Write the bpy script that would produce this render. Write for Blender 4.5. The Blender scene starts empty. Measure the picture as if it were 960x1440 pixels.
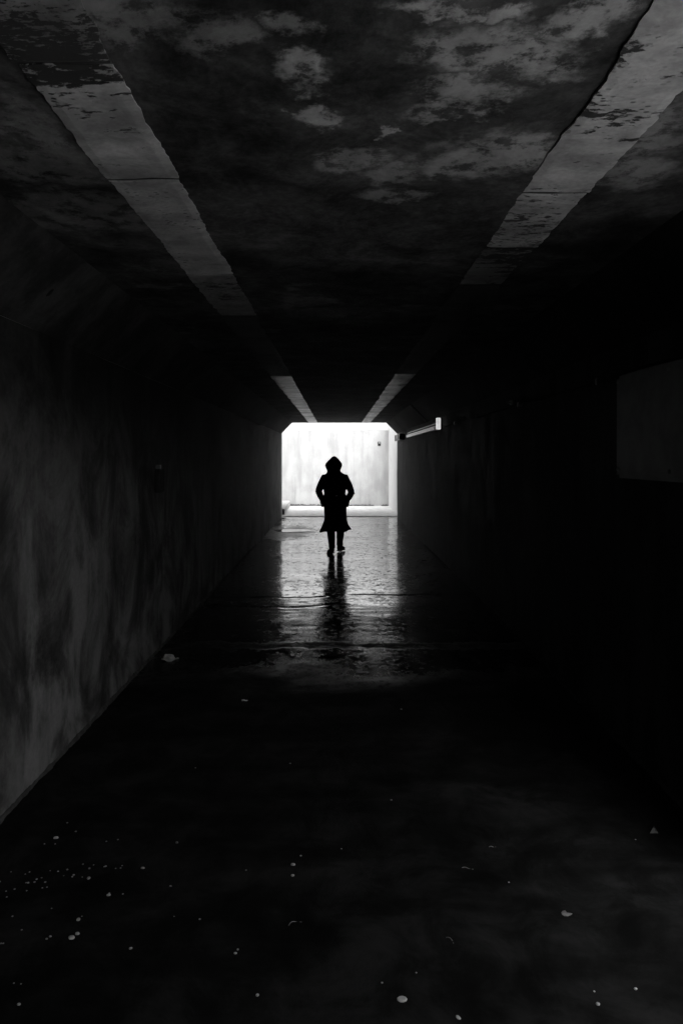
import bpy, bmesh, math, random
from mathutils import Vector, Matrix, noise
R = math.radians
random.seed(7)
sc = bpy.context.scene
C = sc.collection

# ------------------------------------------------------------------ camera, sky, sun, exposure
CAM_H = 1.65
F = 1040.0                      # focal length in pixels of the 960x1440 photograph
cam = bpy.data.cameras.new('camera')
camo = bpy.data.objects.new('camera', cam); C.objects.link(camo)
camo.location = (0, 0, CAM_H); camo.rotation_euler = (R(90), 0, 0)
cam.sensor_fit = 'VERTICAL'; cam.sensor_height = 36; cam.sensor_width = 24
cam.lens = F/1440*36
cam.shift_x = 6/1440; cam.shift_y = -77/1440
cam.clip_start = 0.05; cam.clip_end = 3000
sc.camera = camo

SUN_EL, SUN_AZ = 42, 172        # azimuth of the sun, clockwise from +Y
world = bpy.data.worlds.new('World'); sc.world = world; world.use_nodes = True
nt = world.node_tree; nt.nodes.clear()
sky = nt.nodes.new('ShaderNodeTexSky'); sky.sky_type = 'NISHITA'; sky.sun_disc = False
sky.sun_elevation = R(SUN_EL); sky.sun_rotation = R(SUN_AZ)
sky.dust_density = 3.0
bw = nt.nodes.new('ShaderNodeRGBToBW'); bg = nt.nodes.new('ShaderNodeBackground'); wo = nt.nodes.new('ShaderNodeOutputWorld')
bg.inputs['Strength'].default_value = 0.15
nt.links.new(sky.outputs[0], bw.inputs[0]); nt.links.new(bw.outputs[0], bg.inputs[0]); nt.links.new(bg.outputs[0], wo.inputs[0])
sl = bpy.data.lights.new('sun', 'SUN'); sl.energy = 1.0; sl.angle = R(40); sl.color = (1, 1, 1)
so = bpy.data.objects.new('sun', sl); C.objects.link(so)
sd = Vector((math.sin(R(SUN_AZ))*math.cos(R(SUN_EL)), math.cos(R(SUN_AZ))*math.cos(R(SUN_EL)), math.sin(R(SUN_EL))))
so.rotation_euler = sd.to_track_quat('Z', 'Y').to_euler(); so.location = (0, -30, 40)
vs = sc.view_settings
vs.view_transform = 'Standard'; vs.look = 'None'; vs.exposure = 1.75; vs.gamma = 1.0; vs.use_curve_mapping = False
sc.render.engine = 'CYCLES'
cy = sc.cycles
cy.use_denoising = True; cy.max_bounces = 10; cy.diffuse_bounces = 6; cy.glossy_bounces = 5
cy.sample_clamp_indirect = 4.0; cy.caustics_reflective = False; cy.caustics_refractive = False

# ------------------------------------------------------------------ sizes (metres)
XL, XR = -1.54, 1.65            # tunnel walls
H, CH = 2.61, 0.31              # ceiling height, chamfer
Y0, Y1 = -3.6, 20.4             # rear end wall, far mouth
YB = 25.2                       # retaining wall beyond the far mouth
GZ = 3.0                       # ground level above
NY0, NY1 = -2.6, 2.35            # side opening in the right wall behind the camera

def fpt(px, py):                # photo pixel of a spot on the floor -> metres
    y = F*CAM_H/(py-643); return Vector(((px-474)*y/F, y, 0))
def cpt(px, py, h=H-CAM_H):     # photo pixel of a spot on the ceiling
    y = F*h/(643-py); return Vector(((px-474)*y/F, y))

# ------------------------------------------------------------------ material helpers
class NT:
    def __init__(s, name):
        s.m = bpy.data.materials.new(name); s.m.use_nodes = True
        s.t = s.m.node_tree; s.b = s.t.nodes['Principled BSDF']
        tc = s.n('ShaderNodeTexCoord'); g = s.n('ShaderNodeNewGeometry')
        s.obj = tc.outputs['Object']; s.pos = g.outputs['Position']
    def n(s, k): return s.t.nodes.new(k)
    def l(s, a, b): s.t.links.new(a, b)
    def put(s, sock, v):
        if hasattr(v, 'links'): s.l(v, sock)
        else: sock.default_value = v
    def noise(s, vec, scale, detail=4, rough=.55, stretch=(1,1,1), dist=0):
        mp = s.n('ShaderNodeMapping'); s.put(mp.inputs['Vector'], vec); mp.inputs['Scale'].default_value = stretch
        x = s.n('ShaderNodeTexNoise'); s.l(mp.outputs[0], x.inputs['Vector'])
        x.inputs['Scale'].default_value = scale; x.inputs['Detail'].default_value = detail
        x.inputs['Roughness'].default_value = rough; x.inputs['Distortion'].default_value = dist
        return x.outputs['Fac'], x.outputs['Color']
    def vor(s, vec, scale, stretch=(1,1,1), feat='F1'):
        mp = s.n('ShaderNodeMapping'); s.put(mp.inputs['Vector'], vec); mp.inputs['Scale'].default_value = stretch
        x = s.n('ShaderNodeTexVoronoi'); x.feature = feat; s.l(mp.outputs[0], x.inputs['Vector']); x.inputs['Scale'].default_value = scale
        return x.outputs['Distance']
    def mr(s, v, a, b, c=0., d=1., smooth=True):
        x = s.n('ShaderNodeMapRange'); x.interpolation_type = 'SMOOTHSTEP' if smooth else 'LINEAR'
        s.put(x.inputs['Value'], v)
        for k, q in (('From Min', a), ('From Max', b), ('To Min', c), ('To Max', d)): s.put(x.inputs[k], q)
        return x.outputs['Result']
    def math(s, op, a, b=0., clamp=False):
        x = s.n('ShaderNodeMath'); x.operation = op; x.use_clamp = clamp; s.put(x.inputs[0], a); s.put(x.inputs[1], b); return x.outputs[0]
    def vm(s, op, a, b):
        x = s.n('ShaderNodeVectorMath'); x.operation = op; s.put(x.inputs[0], a); s.put(x.inputs[1], b)
        return x.outputs['Value'] if op == 'LENGTH' else x.outputs['Vector']
    def mix(s, f, a, b):
        x = s.n('ShaderNodeMix'); x.data_type = 'FLOAT'; s.put(x.inputs[0], f); s.put(x.inputs[2], a); s.put(x.inputs[3], b); return x.outputs[0]
    def sep(s, v):
        x = s.n('ShaderNodeSeparateXYZ'); s.l(v, x.inputs[0]); return x.outputs
    def grey(s, v):
        x = s.n('ShaderNodeCombineColor')
        for i in range(3): s.put(x.inputs[i], v)
        return x.outputs[0]
    def fin(s, base, rough, bump=None, dist=.01, strength=1., spec=.5):
        s.l(s.grey(base), s.b.inputs['Base Color']) if hasattr(base, 'links') else setattr(s.b.inputs['Base Color'], 'default_value', (base, base, base, 1))
        s.put(s.b.inputs['Roughness'], rough); s.b.inputs['Specular IOR Level'].default_value = spec
        if bump is not None:
            x = s.n('ShaderNodeBump'); x.inputs['Distance'].default_value = dist; x.inputs['Strength'].default_value = strength
            s.l(bump, x.inputs['Height']); s.l(x.outputs[0], s.b.inputs['Normal'])
        return s.m

def blotches(t, spots, warp=.20, edge=.36):
    """soft mask of old paint left at given spots on a ceiling (world X, Y, rx, ry)"""
    _, nc = t.noise(t.pos, 2.6, 5, .6)
    off = t.vm('MULTIPLY', t.vm('SUBTRACT', nc, (.5,.5,.5)), (warp*2, warp*2.6, 0))
    _, nf = t.noise(t.pos, 16, 6, .7)
    off = t.vm('ADD', off, t.vm('MULTIPLY', t.vm('SUBTRACT', nf, (.5,.5,.5)), (.12, .16, 0)))
    p = t.vm('ADD', t.vm('MULTIPLY', t.pos, (1,1,0)), off)
    best = None
    for (x, y, rx, ry, k) in spots:
        d = t.vm('LENGTH', t.vm('MULTIPLY', t.vm('SUBTRACT', p, (x, y, 0)), (1/rx, 1/ry, 0)), (0,0,0))
        m = t.mr(d, 1+edge, 1-edge, 0, k)
        best = m if best is None else t.math('MAXIMUM', best, m)
    return best

# ceiling: sooty dark concrete with patches of old paint left on it
def ceiling_material():
    t = NT('sooty_ceiling_concrete')
    sp = []
    for (px, py, rx, ry, k) in [(425,106,46,26,.9),(441,163,32,13,.9),(505,226,58,20,.75),(552,184,11,9,1.),(565,243,45,12,.6),
                 (705,78,95,42,1.),(660,140,55,16,.8),(640,165,45,9,.8),(700,224,90,28,.75),(650,8,95,17,1.),(300,50,46,32,.42),(395,30,42,24,.55),
                 (835,22,55,34,.9),(560,272,50,9,.5),(170,25,70,45,.45),(920,180,60,40,.5),(880,240,50,22,.4),(60,235,90,30,.3),(110,300,130,24,.28),(40,180,50,40,.4)]:
        c = cpt(px, py); a = cpt(px+rx, py); b1 = cpt(px, py-ry); b2 = cpt(px, py+ry)
        sp.append((c.x, c.y, a.x-c.x, (b2.y-b1.y)/2, k))
    m = blotches(t, sp)
    n1, _ = t.noise(t.pos, 10, 8, .72, (1, 1.0, 1)); n2, _ = t.noise(t.pos, 1.5, 6, .62, (1, .9, 1)); n3, _ = t.noise(t.pos, 45, 3)
    holes = t.math('MAXIMUM', t.mr(n1, .38, .52), .12)
    mask = t.math('MULTIPLY', m, holes)
    far, _ = t.noise(t.pos, 2.2, 6, .65, (1, 1.3, 1))
    y = t.sep(t.pos)[1]
    # beyond the near stretch the same old paint survives in random scraps only
    scraps = t.math('MULTIPLY', t.mr(far, .56, .66), t.mr(y, 2.5, 4.5, 0, .25))
    mask = t.math('MAXIMUM', mask, scraps)
    n5, _ = t.noise(t.pos, 5, 8, .72, (1, .75, 1), .5); n6, _ = t.noise(t.pos, 2.1, 6, .65, (1, 1, 1), .8)
    dark = t.math('MULTIPLY', t.mr(n2, .32, .68, .020, .085), t.mr(n5, .32, .66, .45, 1.35))
    dark = t.mix(t.mr(n6, .56, .68), dark, t.mr(n5, .3, .7, .03, .075))
    dark = t.math('MULTIPLY', dark, t.mr(n3, .2, .8, .75, 1.25))
    base = t.mix(mask, dark, t.math('MULTIPLY', t.mr(n1, .3, .8, .26, .42), t.mr(n5, .3, .7, .7, 1.15)))
    bump = t.math('ADD', t.math('MULTIPLY', mask, .5), t.math('MULTIPLY', n1, .6))
    return t.fin(base, .93, bump, .008, .8, .06)

def band_material(name, lo, hi, darkened, spec=.4, rough=.55, fs=14, ys=3.2):
    t = NT(name)
    n1, _ = t.noise(t.pos, fs, 6, .72, (.7, 1.5, 1)); n2, _ = t.noise(t.pos, 1.7, 5, .6, (.6, ys, 1)); n3, _ = t.noise(t.pos, 60, 3, .6)
    v = t.vor(t.pos, 30, (1, 1.6, 1)); patchy, _ = t.noise(t.pos, 2.4, 4)
    pits = t.math('MULTIPLY', t.mr(v, .30, .16), t.mr(patchy, .47, .58))
    flake = t.mr(t.math('ADD', t.math('MULTIPLY', n1, .7), t.math('MULTIPLY', patchy, .6)), .80-darkened, .83-darkened)
    base = t.math('MULTIPLY', t.mr(n2, .3, .7, lo, hi), t.mr(n3, .2, .8, .85, 1.12))
    nb, _ = t.noise(t.pos, 6, 6, .68, (1, 1, 1), .6); base = t.math('MULTIPLY', base, t.mr(nb, .3, .65, .62, 1.1))
    gone = t.math('MAXIMUM', flake, pits)
    base = t.mix(gone, base, .035)
    return t.fin(base, rough, t.math('ADD', t.math('SUBTRACT', 1., gone), t.math('MULTIPLY', n1, .4)), .005, .8, spec)

def wall_material(name, lo, hi, rough=.62, spec=.4, streak=1., top_shade=0.):
    t = NT(name)
    n1, _ = t.noise(t.pos, 1.7, 8, .70, (1, 1, .85), .5); n2, _ = t.noise(t.pos, 5, 5, .6, (1, 1, .13)); n3, _ = t.noise(t.pos, 40, 4, .65)
    n4, _ = t.noise(t.pos, 1.7, 7, .66, (1, 1, .8), .4)
    base = t.mix(t.mr(n4, .38, .60), t.mr(n1, .36, .62, lo, (lo+hi)/2), t.mr(n1, .40, .58, lo+(hi-lo)*.3, hi))
    base = t.math('MULTIPLY', base, t.mr(n2, .34, .58, 1-.9*streak, 1.15))
    base = t.math('MULTIPLY', base, t.mr(n3, .2, .8, .86, 1.1))
    if top_shade:      # shade over the upper part of the wall painted into its colour, with a ragged lower edge
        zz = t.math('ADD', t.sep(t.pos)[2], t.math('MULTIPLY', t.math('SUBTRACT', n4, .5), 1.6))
        base = t.math('MULTIPLY', base, t.mr(zz, 1.25, 2.25, 1., 1-top_shade))
    pits = t.mr(t.vor(t.pos, 6, (1, 1, .3)), .12, .08)
    pits = t.math('MULTIPLY', pits, t.mr(n4, .52, .6))
    base = t.mix(pits, base, .02) if streak > .25 else base
    bump = t.math('SUBTRACT', t.math('ADD', t.math('MULTIPLY', n2, .9), t.math('MULTIPLY', n3, .25)), pits)
    return t.fin(base, t.mr(n1, .3, .7, rough-.1, rough+.1), bump, .008, .8, spec)

def floor_material():
    t = NT('damp_worn_floor')
    n1, _ = t.noise(t.pos, 3.2, 6, .62, (.4, 1, 1), .4); n2, _ = t.noise(t.pos, 15, 5, .62, (.25, 1, 1)); n3, _ = t.noise(t.pos, 60, 3, .6)
    n4, _ = t.noise(t.pos, 1.0, 4, .5)
    pv, _ = t.noise(t.pos, 11, 4, .65, (.8, .55, 1)); pits = t.mr(pv, .60, .66)
    base = t.mr(n1, .35, .7, .004, .014)
    damp = t.mr(n1, .36, .62)
    d1, _ = t.noise(t.pos, 10, 8, .78, (.7, .7, 1), .3); d2, _ = t.noise(t.pos, 1.6, 4, .6, (.5, 1, 1))
    d3, _ = t.noise(t.pos, 24, 6, .75, (.8, .45, 1)); dust = t.math('ADD', t.math('ADD', t.mr(d1, .44, .60, -.25, .45), t.mr(d3, .46, .60, -.2, .55)), t.mr(d2, .35, .65, -.1, .45), True)
    rough = t.math('ADD', t.mix(dust, .07, .30), t.math('MULTIPLY', pits, .25))
    # the damp stretch ends about six metres from the camera; nearer the slab is dry
    e1, _ = t.noise(t.pos, 1.4, 5, .65, (.7, 1, 1), .4)
    dry = t.mr(t.math('ADD', t.sep(t.pos)[1], t.math('MULTIPLY', t.math('SUBTRACT', e1, .5), 1.8)), 6.1, 5.1)
    # silt round the puddle by the left wall
    sx, sy, _z = t.sep(t.pos)
    sd_ = t.vm('LENGTH', t.vm('MULTIPLY', t.vm('SUBTRACT', t.vm('ADD', t.pos, t.vm('MULTIPLY', t.noise(t.pos, 3, 4)[1], (.7, 2.4, 0))), (-.75, 17.6, 0)), (1/.7, 1/1.7, 0)), (0,0,0))
    dry = t.math('MAXIMUM', dry, t.mr(sd_, 1.25, .45, 0, .42))
    # a dusty joint right across the slab
    jn, _ = t.noise(t.pos, 1.6, 5, .7, (1, .2, 1))
    jy = t.math('ABSOLUTE', t.math('SUBTRACT', t.math('ADD', t.sep(t.pos)[1], t.math('MULTIPLY', t.math('SUBTRACT', jn, .5), .5)), 6.52))
    dry = t.math('MAXIMUM', dry, t.math('MULTIPLY', t.mr(jy, .17, .03, 0, .9), t.mr(d1, .36, .52, .25, 1.)))
    rough = t.mix(dry, rough, .8)
    g1, _ = t.noise(t.pos, 4, 8, .72, (1, .8, 1), .5)
    base = t.mix(dry, base, t.math('MULTIPLY', t.mr(n1, .34, .64, .35, 1.2), t.mr(g1, .34, .66, .005, .022)))
    bump = t.math('ADD', t.math('ADD', t.math('MULTIPLY', n1, .22), t.math('MULTIPLY', n2, .25)), t.math('MULTIPLY', n3, .12))
    bump = t.math('SUBTRACT', bump, t.math('MULTIPLY', pits, .15))
    m = t.fin(base, rough, bump, .006, .36, .5)
    # films of dust take the shine off in patches
    t.l(t.mix(dry, t.mr(dust, 0., 1., .6, .12), .12), t.b.inputs['Specular IOR Level'])
    return m

def plain(name, base, rough=.6, spec=.4, var=.25, scale=12, metal=0.):
    t = NT(name); n1, _ = t.noise(t.pos, scale, 5, .6)
    m = t.fin(t.mr(n1, .3, .7, base*(1-var), base*(1+var)), rough, n1, .002, .5, spec)
    t.b.inputs['Metallic'].default_value = metal
    return m

def fabric(name, base):
    t = NT(name); n1, _ = t.noise(t.obj, 9, 4); n2, _ = t.noise(t.obj, 260, 2)
    m = t.fin(t.mr(n1, .3, .7, base*.8, base*1.2), .9, t.math('ADD', n1, t.math('MULTIPLY', n2, .1)), .01, .4, .15)
    return m

M = dict(
    ceil=ceiling_material(), band=band_material('pale_flaking_plaster', .32, .5, .13), band2=band_material('pale_plaster', .3, .46, .0),
    shed=band_material('mostly_fallen_plaster', .14, .3, .18, .3, .8, 38), fade=band_material('mid_grey_plaster', .17, .27, .06, .2, .8), dim=band_material('greyed_plaster', .10, .17, .13, .1, .9), band3=band_material('pale_worn_plaster', .28, .48, .085), darkened=band_material('dark_band_plaster', .018, .035, .05, .2, .8), far=band_material('striped_plaster', .06, .95, .06, .5, .42, 14, 1.1),
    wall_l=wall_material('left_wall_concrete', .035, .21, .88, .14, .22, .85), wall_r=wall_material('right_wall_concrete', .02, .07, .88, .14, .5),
    chamf=wall_material('chamfer_concrete', .018, .045, .93, .05, .3), floor=floor_material(),
    out=wall_material('weathered_pale_concrete', .30, .35, .8, .2, .05), near=wall_material('sunlit_entrance_concrete', .6, .7, .8, .2, .16), pavenear=wall_material('entrance_pavement_concrete', .6, .7, .8, .2, .1), white=plain('brightened_side_concrete', .8, .7, .2, .04, 3), bright_top=plain('bright_top_concrete', .55, .8, .2, .06, 3),
    pave=wall_material('pale_pavement_concrete', .62, .7, .7, .3, .1), kerb=plain('kerb_concrete', .5, .7, .3, .12),
    metal=plain('galvanised_steel', .4, .42, .5, .2, 30, 1.), dark=plain('black_plastic', .02, .4, .4), asphalt=plain('worn_asphalt', .16, .9, .2), sheath=plain('grimy_cable_sheath', .03, .9, .1), plate=plain('grey_painted_plate', .27, .6, .3, .18, 5),
    moss=plain('dry_moss', .07, .95, .1, .3), grass=plain('embankment_turf', .08, .95, .1, .35, 2),
    stone=plain('pale_grit', .38, .7, .3, .15, 60), paper=plain('white_paper', .5, .8, .2, .08, 30), leaf=plain('dry_leaf', .22, .7, .3, .3, 40),
    coat=fabric('black_wool', .012), jeans=fabric('black_denim', .014), leather=plain('black_leather', .015, .45, .4), skin=plain('skin', .35, .5, .4, .05),
    sole=plain('pale_rubber', .3, .6, .3),
)
def glow_acrylic():
    t = NT('glowing_frosted_acrylic'); b = t.b; n, _ = t.noise(t.pos, 20, 2)
    t.fin(.8, .3); b.inputs['Emission Color'].default_value = (1, 1, 1, 1); t.l(t.mr(n, .3, .7, .11, .20), b.inputs['Emission Strength'])  # emission added so the unlit end cap looks bright
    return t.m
M['acrylic'] = glow_acrylic()
def puddle_mat():
    t = NT('puddle_water'); n, _ = t.noise(t.pos, 6, 3)
    m = t.fin(.01, .02, n, .001, .05, .6); t.b.inputs['IOR'].default_value = 1.33
    return m
M['water'] = puddle_mat()

# ------------------------------------------------------------------ object helpers
def link(name, bm, m, parent=None, smooth=False, loc=None):
    me = bpy.data.meshes.new(name); bmesh.ops.recalc_face_normals(bm, faces=bm.faces[:]); bm.to_mesh(me); bm.free()
    if smooth: me.shade_smooth()
    me.materials.append(m if not isinstance(m, str) else M[m])
    o = bpy.data.objects.new(name, me); C.objects.link(o)
    if parent: o.parent = parent
    if loc is not None: o.location = loc
    return o
def tag(o, label=None, cat=None, group=None, kind=None):
    if label: o['label'] = label
    if cat: o['category'] = cat
    if group: o['group'] = group
    if kind: o['kind'] = kind
    return o
def empty(name, loc, label, cat, group=None):
    o = bpy.data.objects.new(name, None); C.objects.link(o); o.location = loc; o.empty_display_size = .2
    return tag(o, label, cat, group)
def box(bm, a, b, bev=0):
    r = bmesh.ops.create_cube(bm, size=1)
    s = [b[i]-a[i] for i in range(3)]; c = [(a[i]+b[i])/2 for i in range(3)]
    for v in r['verts']: v.co = Vector((v.co.x*s[0]+c[0], v.co.y*s[1]+c[1], v.co.z*s[2]+c[2]))
    if bev:
        es = list({e for v in r['verts'] for e in v.link_edges}); bmesh.ops.bevel(bm, geom=es, offset=bev, segments=2, affect='EDGES')
    return bm
def boxo(name, a, b, m, parent=None, bev=0):
    return link(name, box(bmesh.new(), a, b, bev), m, parent)
def grid(p0, u, v, nu, nv, disp=None):
    """sheet from p0 spanned by u and v, with disp(point) -> offset vector"""
    bm = bmesh.new(); vs_ = []
    for j in range(nv+1):
        for i in range(nu+1):
            p = Vector(p0) + Vector(u)*(i/nu) + Vector(v)*(j/nv)
            if disp: p = p + disp(p, i in (0, nu), j in (0, nv))
            vs_.append(bm.verts.new(p))
    for j in range(nv):
        for i in range(nu):
            a = j*(nu+1)+i; bm.faces.new((vs_[a], vs_[a+1], vs_[a+nu+2], vs_[a+nu+1]))
    return bm
def gridmesh(name, p0, u, v, nu, nv, m, parent, disp=None, flip=False):
    bm = grid(p0, u, v, nu, nv, disp)
    me = bpy.data.meshes.new(name)
    if flip: bmesh.ops.reverse_faces(bm, faces=bm.faces[:])
    bm.to_mesh(me); bm.free(); me.shade_smooth(); me.materials.append(M[m])
    o = bpy.data.objects.new(name, me); C.objects.link(o); o.parent = parent
    return o
def nz(p, s=1., k=0): return noise.noise(Vector((p.x*s+k, p.y*s, p.z*s)))

# ------------------------------------------------------------------ setting: floor, ground, pavements
def floor_disp(p, eu, ev):
    z = .006*nz(p, .9) + .002*nz(p, 2.6, 5) + .0008*noise.noise(Vector((p.x*3, p.y*9, 3)))
    # transverse joints and cracks across the slab, seen as dark lines
    for (yc, w, d, wob, x0, x1) in ((8.75, .03, .010, .10, -9, -.15), (8.2, .035, .008, .10, -9, .1), (8.95, .03, .009, .08, .1, 9), (12.1, .03, .004, .1, -9, 9), (15.3, .04, .004, .1, -9, 9)):
        if x0 < p.x < x1:
            yy = yc + wob*noise.noise(Vector((p.x*1.6, yc*7, 0)))*2 + .05*noise.noise(Vector((p.x*7, yc*3, 1)))
            z -= d*max(0, .75+.9*noise.noise(Vector((p.x*3.5, yc, 2))))*math.exp(-((p.y-yy)/w)**2)
    # shallow hollow that holds the puddle by the left wall
    z -= .012*math.exp(-((p.x+1.05)/.42)**2-((p.y-16.7)/.55)**2)
    return Vector((0, 0, z - .012))
fl = gridmesh('floor', (XL-.1, Y0, 0), (XR-XL+.2, 0, 0), (0, Y1-Y0, 0), 80, 960, 'floor', None, floor_disp)
tag(fl, kind='structure')

bm = bmesh.new(); N = 40; ring = []
for i in range(N):
    a = 2*math.pi*i/N; r = 1+.22*noise.noise(Vector((math.cos(a)*1.7, math.sin(a)*1.7, 4)))+.10*math.sin(3*a+1)
    ring.append(bm.verts.new((-1.02+.46*r*math.cos(a), 16.80+.33*r*math.sin(a), -.0135)))
bm.faces.new(ring)
tag(link('puddle', bm, 'water'), kind='structure')

# far pit: pavement beyond the mouth, with a gutter line
boxo('pavement', (-9, Y1+.42, -.3), (XR+.12, YB, -.004), 'pave')['kind'] = 'structure'
boxo('gutter', (-9, Y1+.005, -.3), (XR+.12, Y1+.41, -.03), 'pave')['kind'] = 'structure'
boxo('entrance_pavement', (XR+.105, -9.5, -.3), (13, 6.2, -.004), 'pavenear')['kind'] = 'structure'

# ground above, one sheet to the horizon with the two sunken openings left out
bm = bmesh.new()
xs = [-1500, -60, -9, XR+.35, XR+.351, 13, 60, 1500]; ys = [-1500, -60, -9.5, 6.2, Y1+.3, YB, 60, 1500]
vv = {(i, j): bm.verts.new((x, y, GZ)) for i, x in enumerate(xs) for j, y in enumerate(ys)}
for i in range(len(xs)-1):
    for j in range(len(ys)-1):
        cx, cyy = (xs[i]+xs[i+1])/2, (ys[j]+ys[j+1])/2
        if -9 < cx < XR+.35 and Y1+.3 < cyy < YB: continue
        if XR+.351 < cx < 13 and -9.5 < cyy < 6.2: continue
        bm.faces.new((vv[i, j], vv[i+1, j], vv[i+1, j+1], vv[i, j+1]))
tag(link('ground', bm, 'grass'), kind='structure')

# ------------------------------------------------------------------ the underpass
up = empty('underpass', (0, 8, 0), 'long dark concrete pedestrian underpass, pale bands running along its ceiling', 'tunnel')
up_off = Vector((0, 8, 0))
def under(o): o.location = o.location - up_off; o.parent = up; return o

def wd(s):
    def f(p, eu, ev):
        return Vector((s*(.010*nz(p, .8)+.004*nz(p, 3.1, 2)), 0, 0))
    return f
HW = H-CH
w1 = under(gridmesh('wall', (XL, Y0, -.05), (0, Y1-Y0, 0), (0, 0, HW+.05), 300, 36, 'wall_l', None, wd(1)))
w1['label'] = 'left wall of grey streaked concrete, lit near its foot'
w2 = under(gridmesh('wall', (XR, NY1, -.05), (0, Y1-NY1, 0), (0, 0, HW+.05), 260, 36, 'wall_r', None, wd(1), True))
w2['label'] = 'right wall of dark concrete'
def cd(p, eu, ev):
    k = 0 if eu else 1
    return Vector((0, 0, k*(.006*nz(p, 1.1)+.003*nz(p, 4, 1))))
ce = under(gridmesh('ceiling', (XL+CH, Y0, H), (XR-XL-2*CH, 0, 0), (0, Y1-Y0, 0), 60, 500, 'ceil', None, cd))
for s, x0, x1 in ((1, XL, XL+CH), (-1, XR-CH, XR)):
    a, b = ((XL, Y0, HW), (CH, 0, CH)) if s > 0 else ((XR-CH, Y0, H), (CH, 0, -CH))
    c = under(gridmesh('chamfer', a, b, (0, Y1-Y0, 0), 10, 300, 'chamf', None, lambda p, eu, ev: Vector((0,0,0 if eu else .004*nz(p, 2)))))
# masonry thickness outside the inner faces
under(boxo('wall_backing', (XL-.35, Y0-.3, -.3), (XL-.03, Y1, H+.35), 'out'))
under(boxo('wall_backing', (XR+.03, NY1+.0, -.3), (XR+.349, Y1, H+.35), 'out'))
under(boxo('roof_slab', (XL-.029, Y0-.3, H+.02), (XR+.029, Y1, H+.35), 'out'))
under(boxo('rear_wall', (XL-.029, Y0-.3, -.3), (XR+.029, Y0, H+.019), 'wall_r'))
under(boxo('side_pier', (XR, Y0, -.3), (XR+.349, NY0, H+.35), 'wall_r'))
under(boxo('side_lintel', (XR, NY0+.002, HW), (XR+.349, NY1-.002, H+.35), 'wall_r'))
# header over the far mouth and its jambs
under(boxo('mouth_header', (XL-.6, Y1+.001, H+.002), (XR+.1, Y1+.30, GZ+.06), 'out'))
under(boxo('mouth_jamb', (XL-.6, Y1+.001, -.3), (XL-.002, Y1+.30, H+.001), 'out'))

# pale plaster bands on the ceiling, in separate lengths
def band(xa, xb, ya, yb, m, seed, lab=None, ragged=.011, thick=.006, slant=0):
    bm = bmesh.new(); n = max(6, int((yb-ya)/.015)) if ya < 5 else max(6, int((yb-ya)/.06)); k = 8
    top, bot = [], []
    def ed(y, s): return ragged*(noise.noise(Vector((y*2.3, seed, s)))*1.6+noise.noise(Vector((y*13, seed, s+3)))*.8+noise.noise(Vector((y*37, seed, s+3)))*.5)
    for j in range(n+1):
        y = ya+.006+(yb-ya-.012)*j/n
        x0, x1 = xa+ed(y, 0), xb+ed(y, 9)
        for i in range(k+1):
            x = x0+(x1-x0)*i/k
            yy = y + (ragged*.9*noise.noise(Vector((x*9, ya, seed))) if j == 0 else 0) - ((x-x0)/(x1-x0)*slant if j > n-8 else 0)*(j-n+8)/8 - (ragged*1.2*abs(noise.noise(Vector((x*9, yb, seed)))) if j == n else 0)
            zz = H-thick + .003*noise.noise(Vector((x*4, y*2, seed))) + (.003 if i in (0, k) or j in (0, n) else 0)
            bot.append(bm.verts.new((x, yy, zz)))
            top.append(bm.verts.new((x, yy, H+.012)))
    w = k+1
    for j in range(n):
        for i in range(k):
            a = j*w+i
            bm.faces.new((bot[a], bot[a+w], bot[a+w+1], bot[a+1]))
    for j in range(n):
        for i in (0, k):
            a = j*w+i; bm.faces.new((bot[a], bot[a+w], top[a+w], top[a]))
    for i in range(k):
        for j in (0, n):
            a = j*w+i; bm.faces.new((bot[a], bot[a+1], top[a+1], top[a]))
    loose = [v for v in bm.verts if not v.link_faces]
    bmesh.ops.delete(bm, geom=loose, context='VERTS')
    o = link('plaster_band', bm, m, ce)
    if lab: o['label'] = lab
    return o
LB, RB = (-.785, -.545), (.672, .905)
seed = 1
for (ya, yb, m) in [(.2, 1.80, 'shed'), (1.80, 2.55, 'band'), (2.55, 3.87, 'band2'), (3.87, 5.0, 'fade'), (5.0, 5.9, 'darkened'), (5.9, 6.9, 'darkened'), (6.9, 8.72, 'darkened')]:  # base colour of the lengths darkens in steps along the tunnel
    band(*LB, ya, yb, m, seed, 'darker length of band' if m == 'darkened' else None, slant=.0); seed += 1
for (ya, yb, m) in [(.2, 2.68, 'band3'), (2.68, 3.38, 'band3'), (3.38, 4.1, 'dim'), (4.1, 5.2, 'darkened'), (5.2, 6.9, 'darkened'), (6.9, 8.5, 'darkened')]:
    band(*RB, ya, yb, m, seed, 'darker length of band' if m == 'darkened' else None); seed += 1
y = 8.72
while y < Y1-.01:
    e = min(y+1.3, Y1-.001); band(*LB, y, e, 'far', seed); band(*RB, y-.2 if y > 9 else 8.5, e-.2 if e < Y1-.01 else e, 'far', seed+50); seed += 1
    y = e
# a pale rib across the right chamfer
bm = bmesh.new(); box(bm, (-.2, -.16, -.012), (.2, .16, .012), .006)
o = under(link('chamfer_rib', bm, 'dim', None, loc=(XR-CH/2, 13.6, H-CH/2))); o.rotation_euler = (0, R(45), 0)

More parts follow.
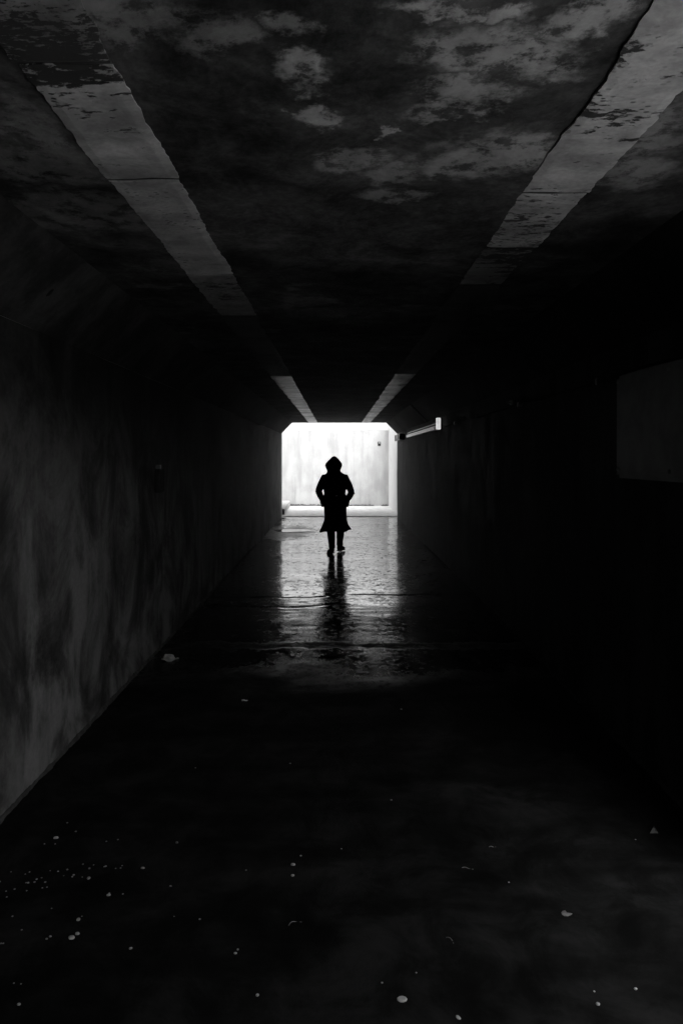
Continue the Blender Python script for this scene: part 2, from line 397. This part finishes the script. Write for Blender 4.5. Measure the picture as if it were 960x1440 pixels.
# ------------------------------------------------------------------ walls of the far sunken area
rw = empty('retaining_wall', (0, YB, 0), 'pale concrete retaining wall facing the far mouth of the underpass', 'wall')
def pb(name, a, b, m, parent, bev=0):
    o = boxo(name, a, b, m, None, bev); o.location = -parent.location; o.parent = parent; return o
pb('wall_face', (-9, YB, -.3), (XR+.6, YB+.35, 2.57), 'out', rw)
pb('bright_wall_top', (-9, YB-.008, 2.571), (XR+.6, YB+.35, GZ+.12), 'bright_top', rw)  # wall top made paler in colour to stand for brighter light there
pb('pilaster', (-2.3, YB-.028, -.1), (-1.45, YB-.0005, 2.5705), 'out', rw)
sw = empty('side_wall', (XR+.3, 23, 0), 'bright side wall to the right outside the far mouth', 'wall')
pb('wall_face', (XR+.10, Y1+.001, -.3), (XR+.6, YB-.001, GZ+.10), 'white', sw)  # colour raised to stand for strong light on this side
s2 = empty('stair_wall', (-9, 23, 0), 'concrete end wall closing the far sunken area on the left', 'wall')
pb('wall_face', (-9.3, Y1+.3, -.3), (-9.001, YB, GZ+.1), 'out', s2)
s3 = empty('flank_wall', (-6, Y1, 0), 'concrete wall flanking the far mouth on its left', 'wall')
pb('wall_face', (-9, Y1+.01, -.3), (XL-.601, Y1+.30, GZ+.1), 'out', s3)
# near sunken entrance beside the camera
s4 = empty('entrance_wall', (13, -1.5, 0), 'concrete walls round the sunken side entrance behind the camera', 'wall')
pb('wall_face', (13, -9.8, -.3), (13.3, 6.5, GZ+.1), 'near', s4)
pb('wall_face', (XR+.35, 6.2, -.3), (12.999, 6.5, GZ+.1), 'near', s4)
pb('wall_face', (XR+.35, -9.8, -.3), (12.999, -9.5, GZ+.1), 'near', s4)
pb('wall_face', (XR+.05, -9.5, -.3), (XR+.349, Y0-.301, GZ+.1), 'near', s4)

# kerb blocks at the foot of the retaining wall
kb = empty('kerb', (-1.5, 21.2, 0), 'low concrete kerb block at the lower left corner outside the tunnel mouth', 'kerb')
bm = bmesh.new(); box(bm, (-1.9, 0, 0), (0, 3.9, .18), .015)
for v in bm.verts:
    if v.co.y > 1 and v.co.x > -1: v.co.x -= .09
link('block', bm, 'kerb', kb)
bm = bmesh.new(); box(bm, (-.075, -.012, .015), (-.01, .0, .165), .003); link('end_shade_plate', bm, 'dark', kb)  # black plate standing for the shade on the kerb's end face
# ragged moss line at the foot of the wall
bm = bmesh.new()
for i in range(420):
    x = random.uniform(-2.2, 1.7); 
    if noise.noise(Vector((x*1.8, 2, 0))) < -.25 and x > 0: continue
    hh = random.uniform(.015, .05)*(1.5 if x < -.3 else 1)
    w = random.uniform(.02, .06); yb_ = YB-.04-random.random()*.05 if x < -1.45 else YB-.02-random.random()*.06
    vs_ = [bm.verts.new((x-w, yb_, -.004)), bm.verts.new((x+w, yb_-.02, -.004)), bm.verts.new((x+random.uniform(-.5,.5)*w, yb_+.01, hh)), bm.verts.new((x, yb_-.05, -.004))]
    bm.faces.new((vs_[0], vs_[1], vs_[2])); bm.faces.new((vs_[0], vs_[3], vs_[2])); bm.faces.new((vs_[1], vs_[3], vs_[2]))
tag(link('moss', bm, 'moss'), 'dark ragged moss along the foot of the retaining wall', 'moss', kind='stuff')
for (xw, sg, yend, lab) in ((XL, 1, 14, 'ragged line of dirt along the foot of the left wall'), (XR, -1, 14, 'ragged line of dirt along the foot of the right wall')):
    bm = bmesh.new(); prev = None; yy = 2.4
    while yy < yend:
        a = Vector((xw-sg*.02, yy, .018+.016*noise.noise(Vector((yy*9, 3, sg)))+.014*noise.noise(Vector((yy*31, 1, sg)))))
        b = Vector((xw+sg*(.02+.014*noise.noise(Vector((yy*7, 8, sg)))+.012*noise.noise(Vector((yy*29, 8, sg)))), yy, -.02))
        m_ = (a+b)/2+Vector((sg*.008, 0, .006))
        cur = [bm.verts.new(q) for q in (a, m_, b)]
        if prev: bm.faces.new((prev[0], prev[1], cur[1], cur[0])); bm.faces.new((prev[1], prev[2], cur[2], cur[1]))
        prev = cur; yy += .025
    tag(link('dirt', bm, 'moss'), lab, 'dirt', kind='stuff')
# small bracket with a drip stain on the retaining wall
br = empty('wall_bracket', (1.43, YB, 2.11), 'small dark metal bracket high on the pale wall outside, near its right corner', 'bracket')
bm = bmesh.new(); box(bm, (-.05, -.012, -.07), (.05, 0, .07), .003); link('back_plate', bm, 'dark', br)
bm = bmesh.new(); box(bm, (-.02, -.10, .0), (.02, -.0125, .03), .004); box(bm, (-.02, -.10, .031), (.02, -.08, .06), .003); link('hook', bm, 'metal', br)

# ------------------------------------------------------------------ fittings on the tunnel walls
def tube(bm, pts, rad, seg=8, sq=1., cap=True):
    """closed tube through pts; rad: number or list of (a, b) half sizes"""
    rings = []
    n = len(pts)
    for k, p in enumerate(pts):
        p = Vector(p); a = Vector(pts[max(0, k-1)]); b = Vector(pts[min(n-1, k+1)])
        t = (b-a).normalized(); ref = Vector((0, 1, 0)) if abs(t.y) < .9 else Vector((0, 0, 1))
        u = t.cross(ref).normalized(); v = t.cross(u).normalized()
        r = rad[k] if isinstance(rad, (list, tuple)) else rad
        ra, rb = r if isinstance(r, (list, tuple)) else (r, r)
        rings.append([bm.verts.new(p+u*ra*math.cos(2*math.pi*i/seg)+v*rb*math.sin(2*math.pi*i/seg)) for i in range(seg)])
    for k in range(n-1):
        for i in range(seg):
            bm.faces.new((rings[k][i], rings[k][(i+1) % seg], rings[k+1][(i+1) % seg], rings[k+1][i]))
    if cap: bm.faces.new(rings[0][::-1]); bm.faces.new(rings[-1])
    return bm

# light fitting: long trough on brackets high on the right wall, 11.3 to 16 m away
LZ = 2.13
lf = empty('light_fitting', (XR, 13.7, LZ), 'long metal strip light fitting with a bright frosted end, high on the right wall', 'light fitting')
bm = bmesh.new(); box(bm, (-.15, -2.25, -.055), (-.06, 2.4, .005), .006); link('trough', bm, 'metal', lf)
bm = bmesh.new(); box(bm, (-.13, -2.2, .035), (-.105, 2.4, .05), .004); link('cover_rail', bm, 'metal', lf)
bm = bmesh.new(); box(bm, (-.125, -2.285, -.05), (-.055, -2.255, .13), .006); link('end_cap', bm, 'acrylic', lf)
for yy in (-1.6, 0, 1.6):
    bm = bmesh.new(); box(bm, (-.10, yy-.02, .0055), (0.0, yy+.02, .030), .003); link('bracket', bm, 'dark', lf)
jb = empty('junction_box', (XR, 18.6, 2.17), 'black junction box on the right wall beside the bright tunnel mouth', 'box')
bm = bmesh.new(); box(bm, (-.14, -.55, -.09), (0, .55, .06), .015); link('casing', bm, 'dark', jb)
bm = bmesh.new(); box(bm, (-.16, .56, -.10), (-.12, .60, .05), .004); link('lug', bm, 'metal', jb)
bm = bmesh.new(); box(bm, (-.155, -.3, -.07), (-.1405, .3, .03), .004); link('lid', bm, 'dark', jb)

cb = empty('wall_cable', (XR, 6, 2.12), 'thin dark cable clipped along the right wall towards the light fitting', 'cable')
bm = bmesh.new(); pts = []
yy = 2.5
while yy <= 11.3:
    pts.append((-.03, yy-6, .006*math.sin(yy*2.1)+.004*math.sin(yy*5))); yy += .25
tube(bm, pts, .008, 6); link('sheath', bm, 'sheath', cb, True)
for yy in (2.9, 4.6, 6.6, 8.6, 10.2):
    bm = bmesh.new(); box(bm, (-.045, yy-6-.012, -.02), (.0, yy-6+.012, .02), .003); link('clip', bm, 'metal', cb)
# small cleat that catches the light further up the wall, and a second one
for (yy, zz, lab) in ((6.95, 2.16, 'tiny bright metal cleat alone high on the dark right wall'), (9.6, 2.165, 'small bent metal clip on the right wall next to the light fitting')):
    t = empty('cleat', (XR, yy, zz), lab, 'cleat')
    bm = bmesh.new(); box(bm, (-.03, -.02, -.02), (0, .02, .02), .004); link('base', bm, 'metal', t)
    bm = bmesh.new(); tube(bm, [(-.03, 0, 0), (-.06, .02, -.005), (-.065, .05, .012)], .007, 8); link('prong', bm, 'metal', t, True)

# pale rectangular panel on the right wall close to the camera
pn = empty('wall_panel', (XR, 3.6, 1.8), 'tall pale grey rectangular panel fixed to the right wall near the camera', 'panel')
bm = bmesh.new(); box(bm, (-.035, -.75, -.27), (0, .70, .33), .02); 
for v in bm.verts:
    if v.co.z > .3: v.co.z += .02*noise.noise(Vector((v.co.y*2, 0, 1))) - .006
link('plate', bm, 'plate', pn)
for (a, b) in ((-.70, -.22), (-.70, .28), (.65, -.22), (.65, .28), (0, .28), (0, -.22)):
    bm = bmesh.new(); bmesh.ops.create_uvsphere(bm, u_segments=10, v_segments=6, radius=.012, matrix=Matrix.Translation((-.036, a, b))); link('screw', bm, 'metal', pn, True)

# small switch box on the left wall
sb = empty('switch_box', (XL, 6.3, 1.50), 'small worn switch box with a metal top on the left wall', 'box')
bm = bmesh.new(); box(bm, (0, -.07, -.15), (.055, .07, .05), .008); link('casing', bm, 'wall_r', sb)
bm = bmesh.new(); box(bm, (0, -.02, .0505), (.04, .02, .085), .004); link('conduit_stub', bm, 'metal', sb)

# ------------------------------------------------------------------ litter and grit on the floor
def flat_chip(rx, ry, h, seed, sides=9, rough=.18):
    bm = bmesh.new(); rs = []
    for (k, z) in ((.9, 0), (1, .45*h), (.8, .95*h)):
        rs.append([bm.verts.new((rx*k*(1+rough*noise.noise(Vector((math.cos(2*math.pi*i/sides)*2, math.sin(2*math.pi*i/sides)*2, seed))))*math.cos(2*math.pi*i/sides),
                                 ry*k*(1+rough*noise.noise(Vector((math.cos(2*math.pi*i/sides)*2, math.sin(2*math.pi*i/sides)*2, seed+5))))*math.sin(2*math.pi*i/sides), z)) for i in range(sides)])
    for a, b in zip(rs, rs[1:]):
        for i in range(sides): bm.faces.new((a[i], a[(i+1) % sides], b[(i+1) % sides], b[i]))
    bm.faces.new(rs[0][::-1]); c = bm.verts.new((0, 0, h))
    for i in range(sides): bm.faces.new((rs[-1][i], rs[-1][(i+1) % sides], c))
    return bm
def seat(p):                       # height of the floor surface at p
    return floor_disp(Vector((p.x, p.y, 0)), False, False).z
def put(o, px, py, rz=0):
    p = fpt(px, py); o.location = (p.x, p.y, seat(p)); o.rotation_euler = (0, 0, R(rz)); return o
def bit(name, px, py, wpx, hpx, m, label, cat, group=None, rz=0, h=None, rough=.2):
    p = fpt(px, py); s = p.y/F; rx = wpx*s/2
    hh = h if h else min(.012, rx*.8)
    # the visible height is the foreshortened depth plus the chip's own height
    ry = max(.4*rx, (hpx*s-hh*.6)*p.y/CAM_H/2); ry = min(ry, rx*1.6)
    o = link(name, flat_chip(rx, ry, hh, random.random()*50, 9, rough), m); put(o, px, py, rz)
    return tag(o, label, cat, group)
bit('pebble', 565, 1401, 15, 10, 'paper', 'largest pale flat pebble on the dark floor, bottom centre', 'pebble', h=.006)
bit('pebble', 101, 1315, 9, 6, 'stone', 'pale oblong pebble, the bigger of a touching pair at lower left', 'pebble', rz=10)
bit('pebble', 109, 1309, 6.5, 4.5, 'stone', 'small round pebble just behind the oblong one at lower left', 'pebble')
bit('pebble', 110.5, 1289, 5.5, 5, 'stone', 'round pale pebble standing alone above the lower left pair', 'pebble')
bit('pebble', 125, 1231, 5, 4.5, 'stone', 'rounder pale pebble at the right end of the grit scatter', 'pebble')
bit('pebble', 362, 1394, 5, 4.5, 'stone', 'lone pale pebble left of the bottom centre one', 'pebble')
bit('pebble', 840, 1407, 6, 5, 'stone', 'pale pebble at lower right, the bigger of two', 'pebble')
bit('pebble', 893, 1386, 5, 3.5, 'stone', 'small pale pebble at lower right, nearer the right wall', 'pebble')
bit('pebble', 412, 1213, 6.5, 3.5, 'stone', 'farther of two pale pebbles one behind the other, centre left floor', 'pebble')
bit('pebble', 411.5, 1228, 5, 3, 'stone', 'nearer of two pale pebbles one behind the other, centre left floor', 'pebble')
bit('pebble', 27, 1408, 5.5, 4, 'stone', 'pale pebble in the bottom left corner', 'pebble')
bit('pebble', 331, 1336, 5, 3, 'stone', 'tiny pale pebble of a close pair left of centre, the nearer one', 'pebble')
bit('pebble', 334.5, 1330.5, 3, 3, 'stone', 'tiny pale pebble of a close pair left of centre, the farther one', 'pebble')
bit('pebble', 184, 1329, 5, 3, 'stone', 'small slanting pebble right of the lower left pair', 'pebble', rz=20)
bit('pebble', 153, 1255, 6, 3, 'stone', 'small pale pebble below the right end of the grit scatter', 'pebble', rz=15)
bit('pebble', 201, 1217, 5.5, 2.5, 'stone', 'pale pebble alone to the right of the grit scatter', 'pebble')
bit('pebble', 249, 1181, 4, 2.2, 'stone', 'tiny lone pebble farther up the floor left of centre', 'pebble')
bit('pebble', 240, 1242, 3.5, 2, 'stone', 'dim tiny pebble between the grit scatter and the centre', 'pebble')
bit('pebble', 66, 1316, 4, 2.5, 'stone', 'left one of two tiny pebbles left of the oblong one', 'pebble')
bit('pebble', 71, 1312.5, 4, 2.5, 'stone', 'right one of two tiny pebbles left of the oblong one', 'pebble')
o = bit('paper_chip', 644, 1425, 6, 8, 'paper', 'narrow white paper chip at the bottom edge right of centre', 'paper', h=.002); o.rotation_euler.z = R(30)
bit('stone_chip', 79, 1175.5, 7, 2.5, 'paper', 'long pale stone chip lying on the floor near the foot of the left wall', 'stone chip', rz=12)
bit('leaf_scrap', 795, 1281, 13, 8, 'leaf', 'grey dry leaf scrap on the floor at lower right', 'leaf', h=.003, rough=.9)
# upright triangular scrap near the right wall
bm = bmesh.new(); f = [bm.verts.new(c) for c in ((-.016, 0, 0), (.022, 0, 0), (.008, .012, .028), (.0, .02, 0))]
for t3 in ((0,1,2), (1,3,2), (3,0,2), (0,3,1)): bm.faces.new([f[i] for i in t3])
tag(put(link('card_scrap', bm, 'dim'), 918, 1168), 'small triangular folded scrap on the floor near the right wall', 'scrap')
# crumpled paper beside the left wall
bm = grid((-.065, -.07, 0), (.13, 0, 0), (0, .13, 0), 14, 10, lambda p, eu, ev: Vector((.02*nz(p, 18), .02*nz(p, 20, 3), max(0, .016+.04*nz(p, 22, 7)-abs(p.x)*.12))))
for v in bm.verts:
    if v.co.x > .02: v.co.y *= .35; v.co.z *= .4
o = tag(put(link('crumpled_paper', bm, 'paper', None), 241, 925), 'crumpled pale paper scrap on the floor by the foot of the left wall', 'paper')
so_ = o.modifiers.new('thickness', 'SOLIDIFY'); so_.thickness = .002; so_.offset = 1
def stick(name, px, py, L, rad, ang, bend, m, label, cat):
    bm = bmesh.new(); tube(bm, [(L*(k/6-.5), bend*math.sin(math.pi*k/6)*L, rad*.9+.003*math.sin(k)) for k in range(7)], [rad*(1-.05*k) for k in range(7)], 7)
    return tag(put(link(name, bm, m, None, True), px, py, ang), label, cat)
stick('cigarette_end', 344, 983, .040, .0055, 12, 0, 'paper', 'white cigarette end lying on the dark floor, left of centre', 'cigarette end')
stick('twig', 363.5, 935, .052, .004, -25, .05, 'leaf', 'short thin pale twig just left of the bright floor reflection', 'twig')
stick('twig', 657, 1218, .045, .0016, -12, .04, 'leaf', 'thin pale twig on the floor right of centre', 'twig')
stick('twig', 632, 1318, .036, .0016, -55, .22, 'leaf', 'small curved twig on the floor right of centre, nearer the camera', 'twig')
stick('twig', 692, 1188, .030, .0016, 5, .03, 'leaf', 'dim short twig farther up the floor at right', 'twig')
stick('twig', 415, 1295, .050, .0016, 25, .25, 'leaf', 'thin bent twig on the floor left of centre', 'twig')
# scatter of countable grit at the foot of the left wall
grit = [(9,1249),(10,1257),(0,1236),(38,1248),(37,1237),(40,1237),(49,1236),(52,1232),(59,1230),(64,1236),(60,1244),(66.5,1243),(71,1220),(82,1221),(90,1227),(95,1218.5),
        (102,1228.5),(104,1226),(116,1229),(132,1212),(147,1214.5),(149,1214),(163,1217),(170,1216.5),(172,1213),(107,1166),(95,1154),(150,1179.5),(166,1177),(16,1222),(36,1225),(42,1222),
        (73,1273),(31,1303),(18,1284),(5,1322),(2,1322),(20,1378),(30,1379),(115.5,1284),(154,1252),(21,1246),(63,1183),(78,1183),(117,1211),(126,1217),(281,1288),(245,1284),(173,1253),(346,1220),(423,1200),(480,1190),(550,1122),(275,1077),(408,1071),(564,995),(585,1363),(537,1377),(715,1237),(835,1389),(893,1177)]
src = link('grit', flat_chip(1, .8, .5, 3, 8, .3), 'stone')
for i, (gx, gy) in enumerate(grit):
    g = src if i == 0 else src.copy()
    if i: C.objects.link(g)
    s = fpt(gx, gy).y/F*random.uniform(.9, 1.7); g.scale = (s, s*1.3, s*1.1); put(g, gx, gy, random.uniform(-40, 40))
    tag(g, 'tiny pale speck of grit in the loose scatter on the floor near the left wall' if gx < 180 else 'tiny pale speck of grit lying alone on the open dark floor', 'grit', 'grit scattered near the left wall' if gx < 180 else 'lone specks of grit on the open floor')

# ------------------------------------------------------------------ the person
PX = 405/8+420; PY = 1716/134.2
px0 = (PX-474)*PY/F
pr = empty('person', (px0, PY, seat(Vector((px0, PY, 0)))), 'person in dark hooded knee-length coat, hands in pockets, walking near the bright tunnel mouth', 'person')
def remesh(bm, name, m, voxel, parent, smooth_it=6):
    o = link(name, bm, m, None, True)
    r = o.modifiers.new('r', 'REMESH'); r.mode = 'VOXEL'; r.voxel_size = voxel; r.use_smooth_shade = True
    if smooth_it: s = o.modifiers.new('s', 'SMOOTH'); s.iterations = smooth_it; s.factor = .5
    dg = bpy.context.evaluated_depsgraph_get(); me = bpy.data.meshes.new_from_object(o.evaluated_get(dg)); old = o.data
    o.modifiers.clear(); o.data = me; bpy.data.meshes.remove(old); me.name = name; me.shade_smooth()
    if not me.materials: me.materials.append(M[m])
    o.parent = parent
    return o
def loft(bm, rings, seg=40, fn=None, caps=True):
    """rings: (z, cx, cy, a, b); fn(theta, ring index) -> radius factor"""
    rr = []
    for k, (z, cx, cyy, a, b) in enumerate(rings):
        rr.append([bm.verts.new((cx+a*(fn(2*math.pi*i/seg, k, z) if fn else 1)*math.cos(2*math.pi*i/seg), cyy+b*(fn(2*math.pi*i/seg, k, z) if fn else 1)*math.sin(2*math.pi*i/seg), z)) for i in range(seg)])
    for k in range(len(rr)-1):
        for i in range(seg): bm.faces.new((rr[k][i], rr[k][(i+1) % seg], rr[k+1][(i+1) % seg], rr[k+1][i]))
    if caps: bm.faces.new(rr[0][::-1]); bm.faces.new(rr[-1])
    return bm
# body: one continuous mesh (head with face, neck, torso, arms, hands, legs)
bm = bmesh.new()
def headfn(th, k, z):
    d = (th-math.pi/2+math.pi) % (2*math.pi)-math.pi        # 0 = face, looking to +Y
    f = 1.
    if abs(d) < .9: f -= .05*math.cos(d/.9*math.pi/2)       # flatter face
    for sgn in (-1, 1): f -= .12*math.exp(-((d-sgn*.42)/.17)**2-((z-1.545)/.014)**2)   # eye sockets
    f += .25*math.exp(-(d/.13)**2-((z-1.515)/.020)**2)      # nose
    f += .06*math.exp(-(d/.3)**2-((z-1.475)/.008)**2)-.05*math.exp(-(d/.3)**2-((z-1.466)/.004)**2)  # mouth
    for sgn in (-1, 1): f += .14*math.exp(-((d-sgn*1.6)/.12)**2-((z-1.53)/.025)**2)    # ears
    return f
hr = [(1.425,-.012,.03,.025,.03),(1.44,-.012,.03,.042,.05),(1.455,-.012,.025,.052,.066)]+[(1.46+.006*i,-.012,.018,.056+.018*math.sin(min(1,i/12)*math.pi/2),.075+.015*math.sin(min(1,i/10)*math.pi/2)) for i in range(1, 20)]+[(1.59,-.012,.012,.073,.088),(1.615,-.012,.01,.060,.072),(1.635,-.012,.008,.036,.045),(1.643,-.012,.008,.01,.014)]
loft(bm, hr, 48, headfn)
tube(bm, [(-.01,.0,1.30),(-.01,.0,1.40),(-.012,.01,1.50)], [.06,.052,.05], 16)
loft(bm, [(.84,0,0,.14,.10),(.95,0,0,.15,.105),(1.05,0,0,.13,.09),(1.2,0,0,.15,.10),(1.31,0,0,.16,.09),(1.36,0,0,.10,.07)], 24)
arms = {}
for s, sh, el, wr in ((-1, (-.165,0,1.31), (-.262,-.07,1.08), (-.205,.10,.955)), (1, (.165,0,1.31), (.268,-.07,1.06), (.205,.10,.955))):
    tube(bm, [sh, ((sh[0]+el[0])/2,-.035,(sh[2]+el[2])/2), el], [.048,.043,.036], 14)
    tube(bm, [el, ((el[0]+wr[0])/2,.02,(el[2]+wr[2])/2), wr], [.036,.032,.024], 14)
    pe = (wr[0]-s*.03, wr[1]+.045, wr[2]-.065)
    tube(bm, [wr, ((wr[0]+pe[0])/2,(wr[1]+pe[1])/2,(wr[2]+pe[2])/2), pe], [.024,.034,.030], 12)
    for f in range(4):                                      # four fingers, slightly curled, and a thumb
        L = (.070,.078,.073,.058)[f]; a = Vector(pe)+Vector((s*.004,(f-1.5)*.017,-.012))
        tube(bm, [a, a+Vector((-s*.012,.004,-L*.5)), a+Vector((-s*.032,.002,-L*.9))], [.009,.0082,.007], 8)
    a = Vector(wr)+Vector((-s*.01,.03,-.03)); tube(bm, [a, a+Vector((-s*.02,.035,-.02)), a+Vector((-s*.035,.045,-.045))], [.011,.010,.008], 8)
LEGS = ((-1, (-.08,0,.88), (-.075,.02,.48), (-.048,-.16,.10)), (1, (.09,0,.88), (.105,.10,.50), (.085,.22,.12)))
for s, hp, kn, an in LEGS:
    tube(bm, [hp, ((hp[0]+kn[0])/2,(hp[1]+kn[1])/2,.69), kn], [.075,.066,.05], 16)
    tube(bm, [kn, ((kn[0]*.6+an[0]*.4),(kn[1]*.6+an[1]*.4)-.01,.33), an], [.05,.048,.035], 16)
    tube(bm, [an, (an[0],an[1]+.03,.06), (an[0]+s*.01,an[1]+.15,.045)], [.036,.036,.026], 12)
remesh(bm, 'body', 'skin', .006, pr, 2)
# trousers
bm = bmesh.new()
for s, hp, kn, an in LEGS:
    tube(bm, [hp, ((hp[0]+kn[0])/2,(hp[1]+kn[1])/2,.69), kn], [.095,.086,.074], 20)
    m1 = (kn[0]*.5+an[0]*.5, kn[1]*.5+an[1]*.5, .31)
    tube(bm, [kn, m1, (an[0]*.95+kn[0]*.05, an[1], .165), (an[0], an[1], .115)], [.074,.067,.057,.060], 20)
loft(bm, [(.76,0,0,.15,.11),(.84,0,0,.165,.12),(.95,0,0,.155,.11)], 24)
for v in bm.verts: v.co += Vector((.005*nz(v.co, 22), .006*nz(v.co, 20, 5), 0))
remesh(bm, 'trousers', 'jeans', .008, pr, 3)
# coat with sleeves
def coatfn(th, k, z):
    w = max(0, (.8-z)/.42)
    return 1 + w*(.045*math.sin(5*th+.6)+.03*math.sin(9*th+2)+.02*math.sin(13*th)) + .012*math.sin(7*th+z*9)
bm = bmesh.new()
outer = [(1.43,-.012,0,.07,.07),(1.40,-.01,0,.105,.085),(1.378,0,0,.155,.105),(1.35,0,0,.195,.118),(1.28,0,-.005,.212,.132),(1.19,0,-.01,.210,.140),(1.10,0,-.01,.193,.134),(1.03,0,-.005,.184,.126),
         (1.0,.002,0,.184,.126),(.95,.003,0,.196,.132),(.88,.004,0,.200,.136),(.75,.006,.01,.193,.138),(.64,.010,.015,.192,.145),(.57,.008,.02,.198,.155),(.50,.004,.02,.220,.175),(.44,.002,.02,.250,.20),(.385,0,.02,.278,.22)]
inner = [(z, cx, cyy, a-.014, b-.014) for (z, cx, cyy, a, b) in reversed(outer) if z < .80]
loft(bm, outer[:]+inner, 64, coatfn)
for v in bm.verts:                                          # uneven hem: lower at the back left
    if v.co.z < .45: v.co.z += .10*(v.co.x)*(.45-v.co.z)/.07*.5+.012*math.sin(v.co.x*30)
for s, sh, el, wr, rb in ((-1, (-.170,0,1.315), (-.278,-.06,1.085), (-.222,.09,.935), 0), (1, (.170,0,1.315), (.286,-.06,1.065), (.225,.09,.935), 1)):
    mid = ((sh[0]+el[0])/2-s*-.006, -.03, (sh[2]+el[2])/2)
    tube(bm, [(sh[0]-s*.05,0,1.32), sh, mid, el], [.055,.070,.066,.058], 20)
    tube(bm, [el, ((el[0]+wr[0])/2+s*.008,.02,(el[2]+wr[2])/2), wr, (wr[0]-s*.02,wr[1]+.02,wr[2]-.05)], [.058,.055,.050,.046], 20)
    # creased bulge at the elbow
    tube(bm, [(el[0]+s*.005,el[1]-.01,el[2]+.03),(el[0]+s*.018,el[1]-.01,el[2]-.0-(.02 if s > 0 else 0)),(el[0],el[1],el[2]-.06)], [.03,.046 if s > 0 else .042,.03], 14)
    # pocket bag and flap
    tube(bm, [(s*.195,.06,.98),(s*.205,.055,.88),(s*.195,.05,.80)], [(.05,.03),(.055,.03),(.04,.02)], 14)
for v in bm.verts: v.co += Vector((.006*nz(v.co, 11), .007*nz(v.co, 12, 5), 0))
co = remesh(bm, 'coat', 'coat', .0075, pr, 3)
# belt with buckle knot at the back
bm = bmesh.new(); loft(bm, [(.985,.002,0,.188,.130),(.987,.002,0,.196,.137),(1.018,.002,0,.195,.135),(1.020,.002,0,.186,.127)], 48); link('belt', bm, 'coat', pr, True)
bm = bmesh.new(); box(bm, (-.012+.035, -.143, .992), (.012+.035, -.136, 1.012), .002); link('buckle', bm, 'metal', pr)
# hood
def hoodfn(th, k, z):
    d = (th-math.pi/2+math.pi) % (2*math.pi)-math.pi
    f = 1+.02*math.sin(5*th+z*20)
    g = math.exp(-(d/.55)**4)*math.exp(-((z-1.53)/.095)**4)
    return f*(1-.80*g)                                      # deep opening over the face
bm = bmesh.new()
hd = [(1.375,0,-.01,.15,.105),(1.395,-.006,-.01,.135,.11),(1.415,-.014,-.01,.116,.115),(1.44,-.018,-.005,.117,.125),(1.47,-.018,0,.131,.138),(1.50,-.017,.005,.143,.146),(1.53,-.017,.008,.147,.150),(1.555,-.017,.008,.139,.150),(1.58,-.016,.006,.122,.142),(1.605,-.015,.004,.101,.128),(1.63,-.013,0,.078,.108),(1.655,-.012,-.005,.054,.080),(1.672,-.012,-.01,.032,.05),(1.681,-.012,-.012,.01,.016)]
fine = []
for a, b in zip(hd, hd[1:]):
    for q in range(3): fine.append(tuple(a[i]*(1-q/3)+b[i]*q/3 for i in range(5)))
fine.append(hd[-1])
loft(bm, fine, 64, hoodfn); remesh(bm, 'hood', 'coat', .006, pr, 4)
# boots
def boot(an, s, pitch):
    bt = bmesh.new()
    tube(bt, [(0,-.005,.155),(0,-.005,.10),(0,.0,.055)], [(.042,.046),(.040,.046),(.038,.05)], 20)
    tube(bt, [(0,-.05,.045),(0,-.02,.05),(0,.05,.052),(0,.12,.040),(0,.175,.032),(0,.195,.028)], [(.028,.025),(.038,.040),(.042,.042),(.046,.032),(.040,.024),(.022,.014)], 20)
    for v in bt.verts:
        if v.co.z < .012: v.co.z = .012
    o = remesh(bt, 'boot', 'leather', .006, pr, 2)
    sb_ = bmesh.new(); out = [(.0,-.072),(.028,-.062),(.036,-.02),(.036,.05),(.046,.12),(.040,.175),(.018,.205),(-.018,.205),(-.040,.175),(-.044,.12),(-.034,.05),(-.036,-.02),(-.028,-.062)]
    lo = [sb_.verts.new((x, y_, 0)) for x, y_ in out]; hi = [sb_.verts.new((x*.98, y_, .018)) for x, y_ in out]
    for i in range(len(out)): sb_.faces.new((lo[i], lo[(i+1) % len(out)], hi[(i+1) % len(out)], hi[i]))
    sb_.faces.new(lo[::-1]); sb_.faces.new(hi)
    link('sole', sb_, 'leather', o)
    o.location = (an[0], an[1], .002); o.rotation_euler = (R(pitch), 0, R(-s*16))
    if pitch: o.location = (an[0], an[1]-.0, .002 + .13*math.sin(-R(pitch))) 
    return o
boot(LEGS[0][3], -1, -9).scale = (1.15, 1, 1); rb_ = boot(LEGS[1][3], 1, 0); rb_.location.z = .018; rb_.scale = (1.3, 1.05, 1.05)     # the swinging foot, just off the floor
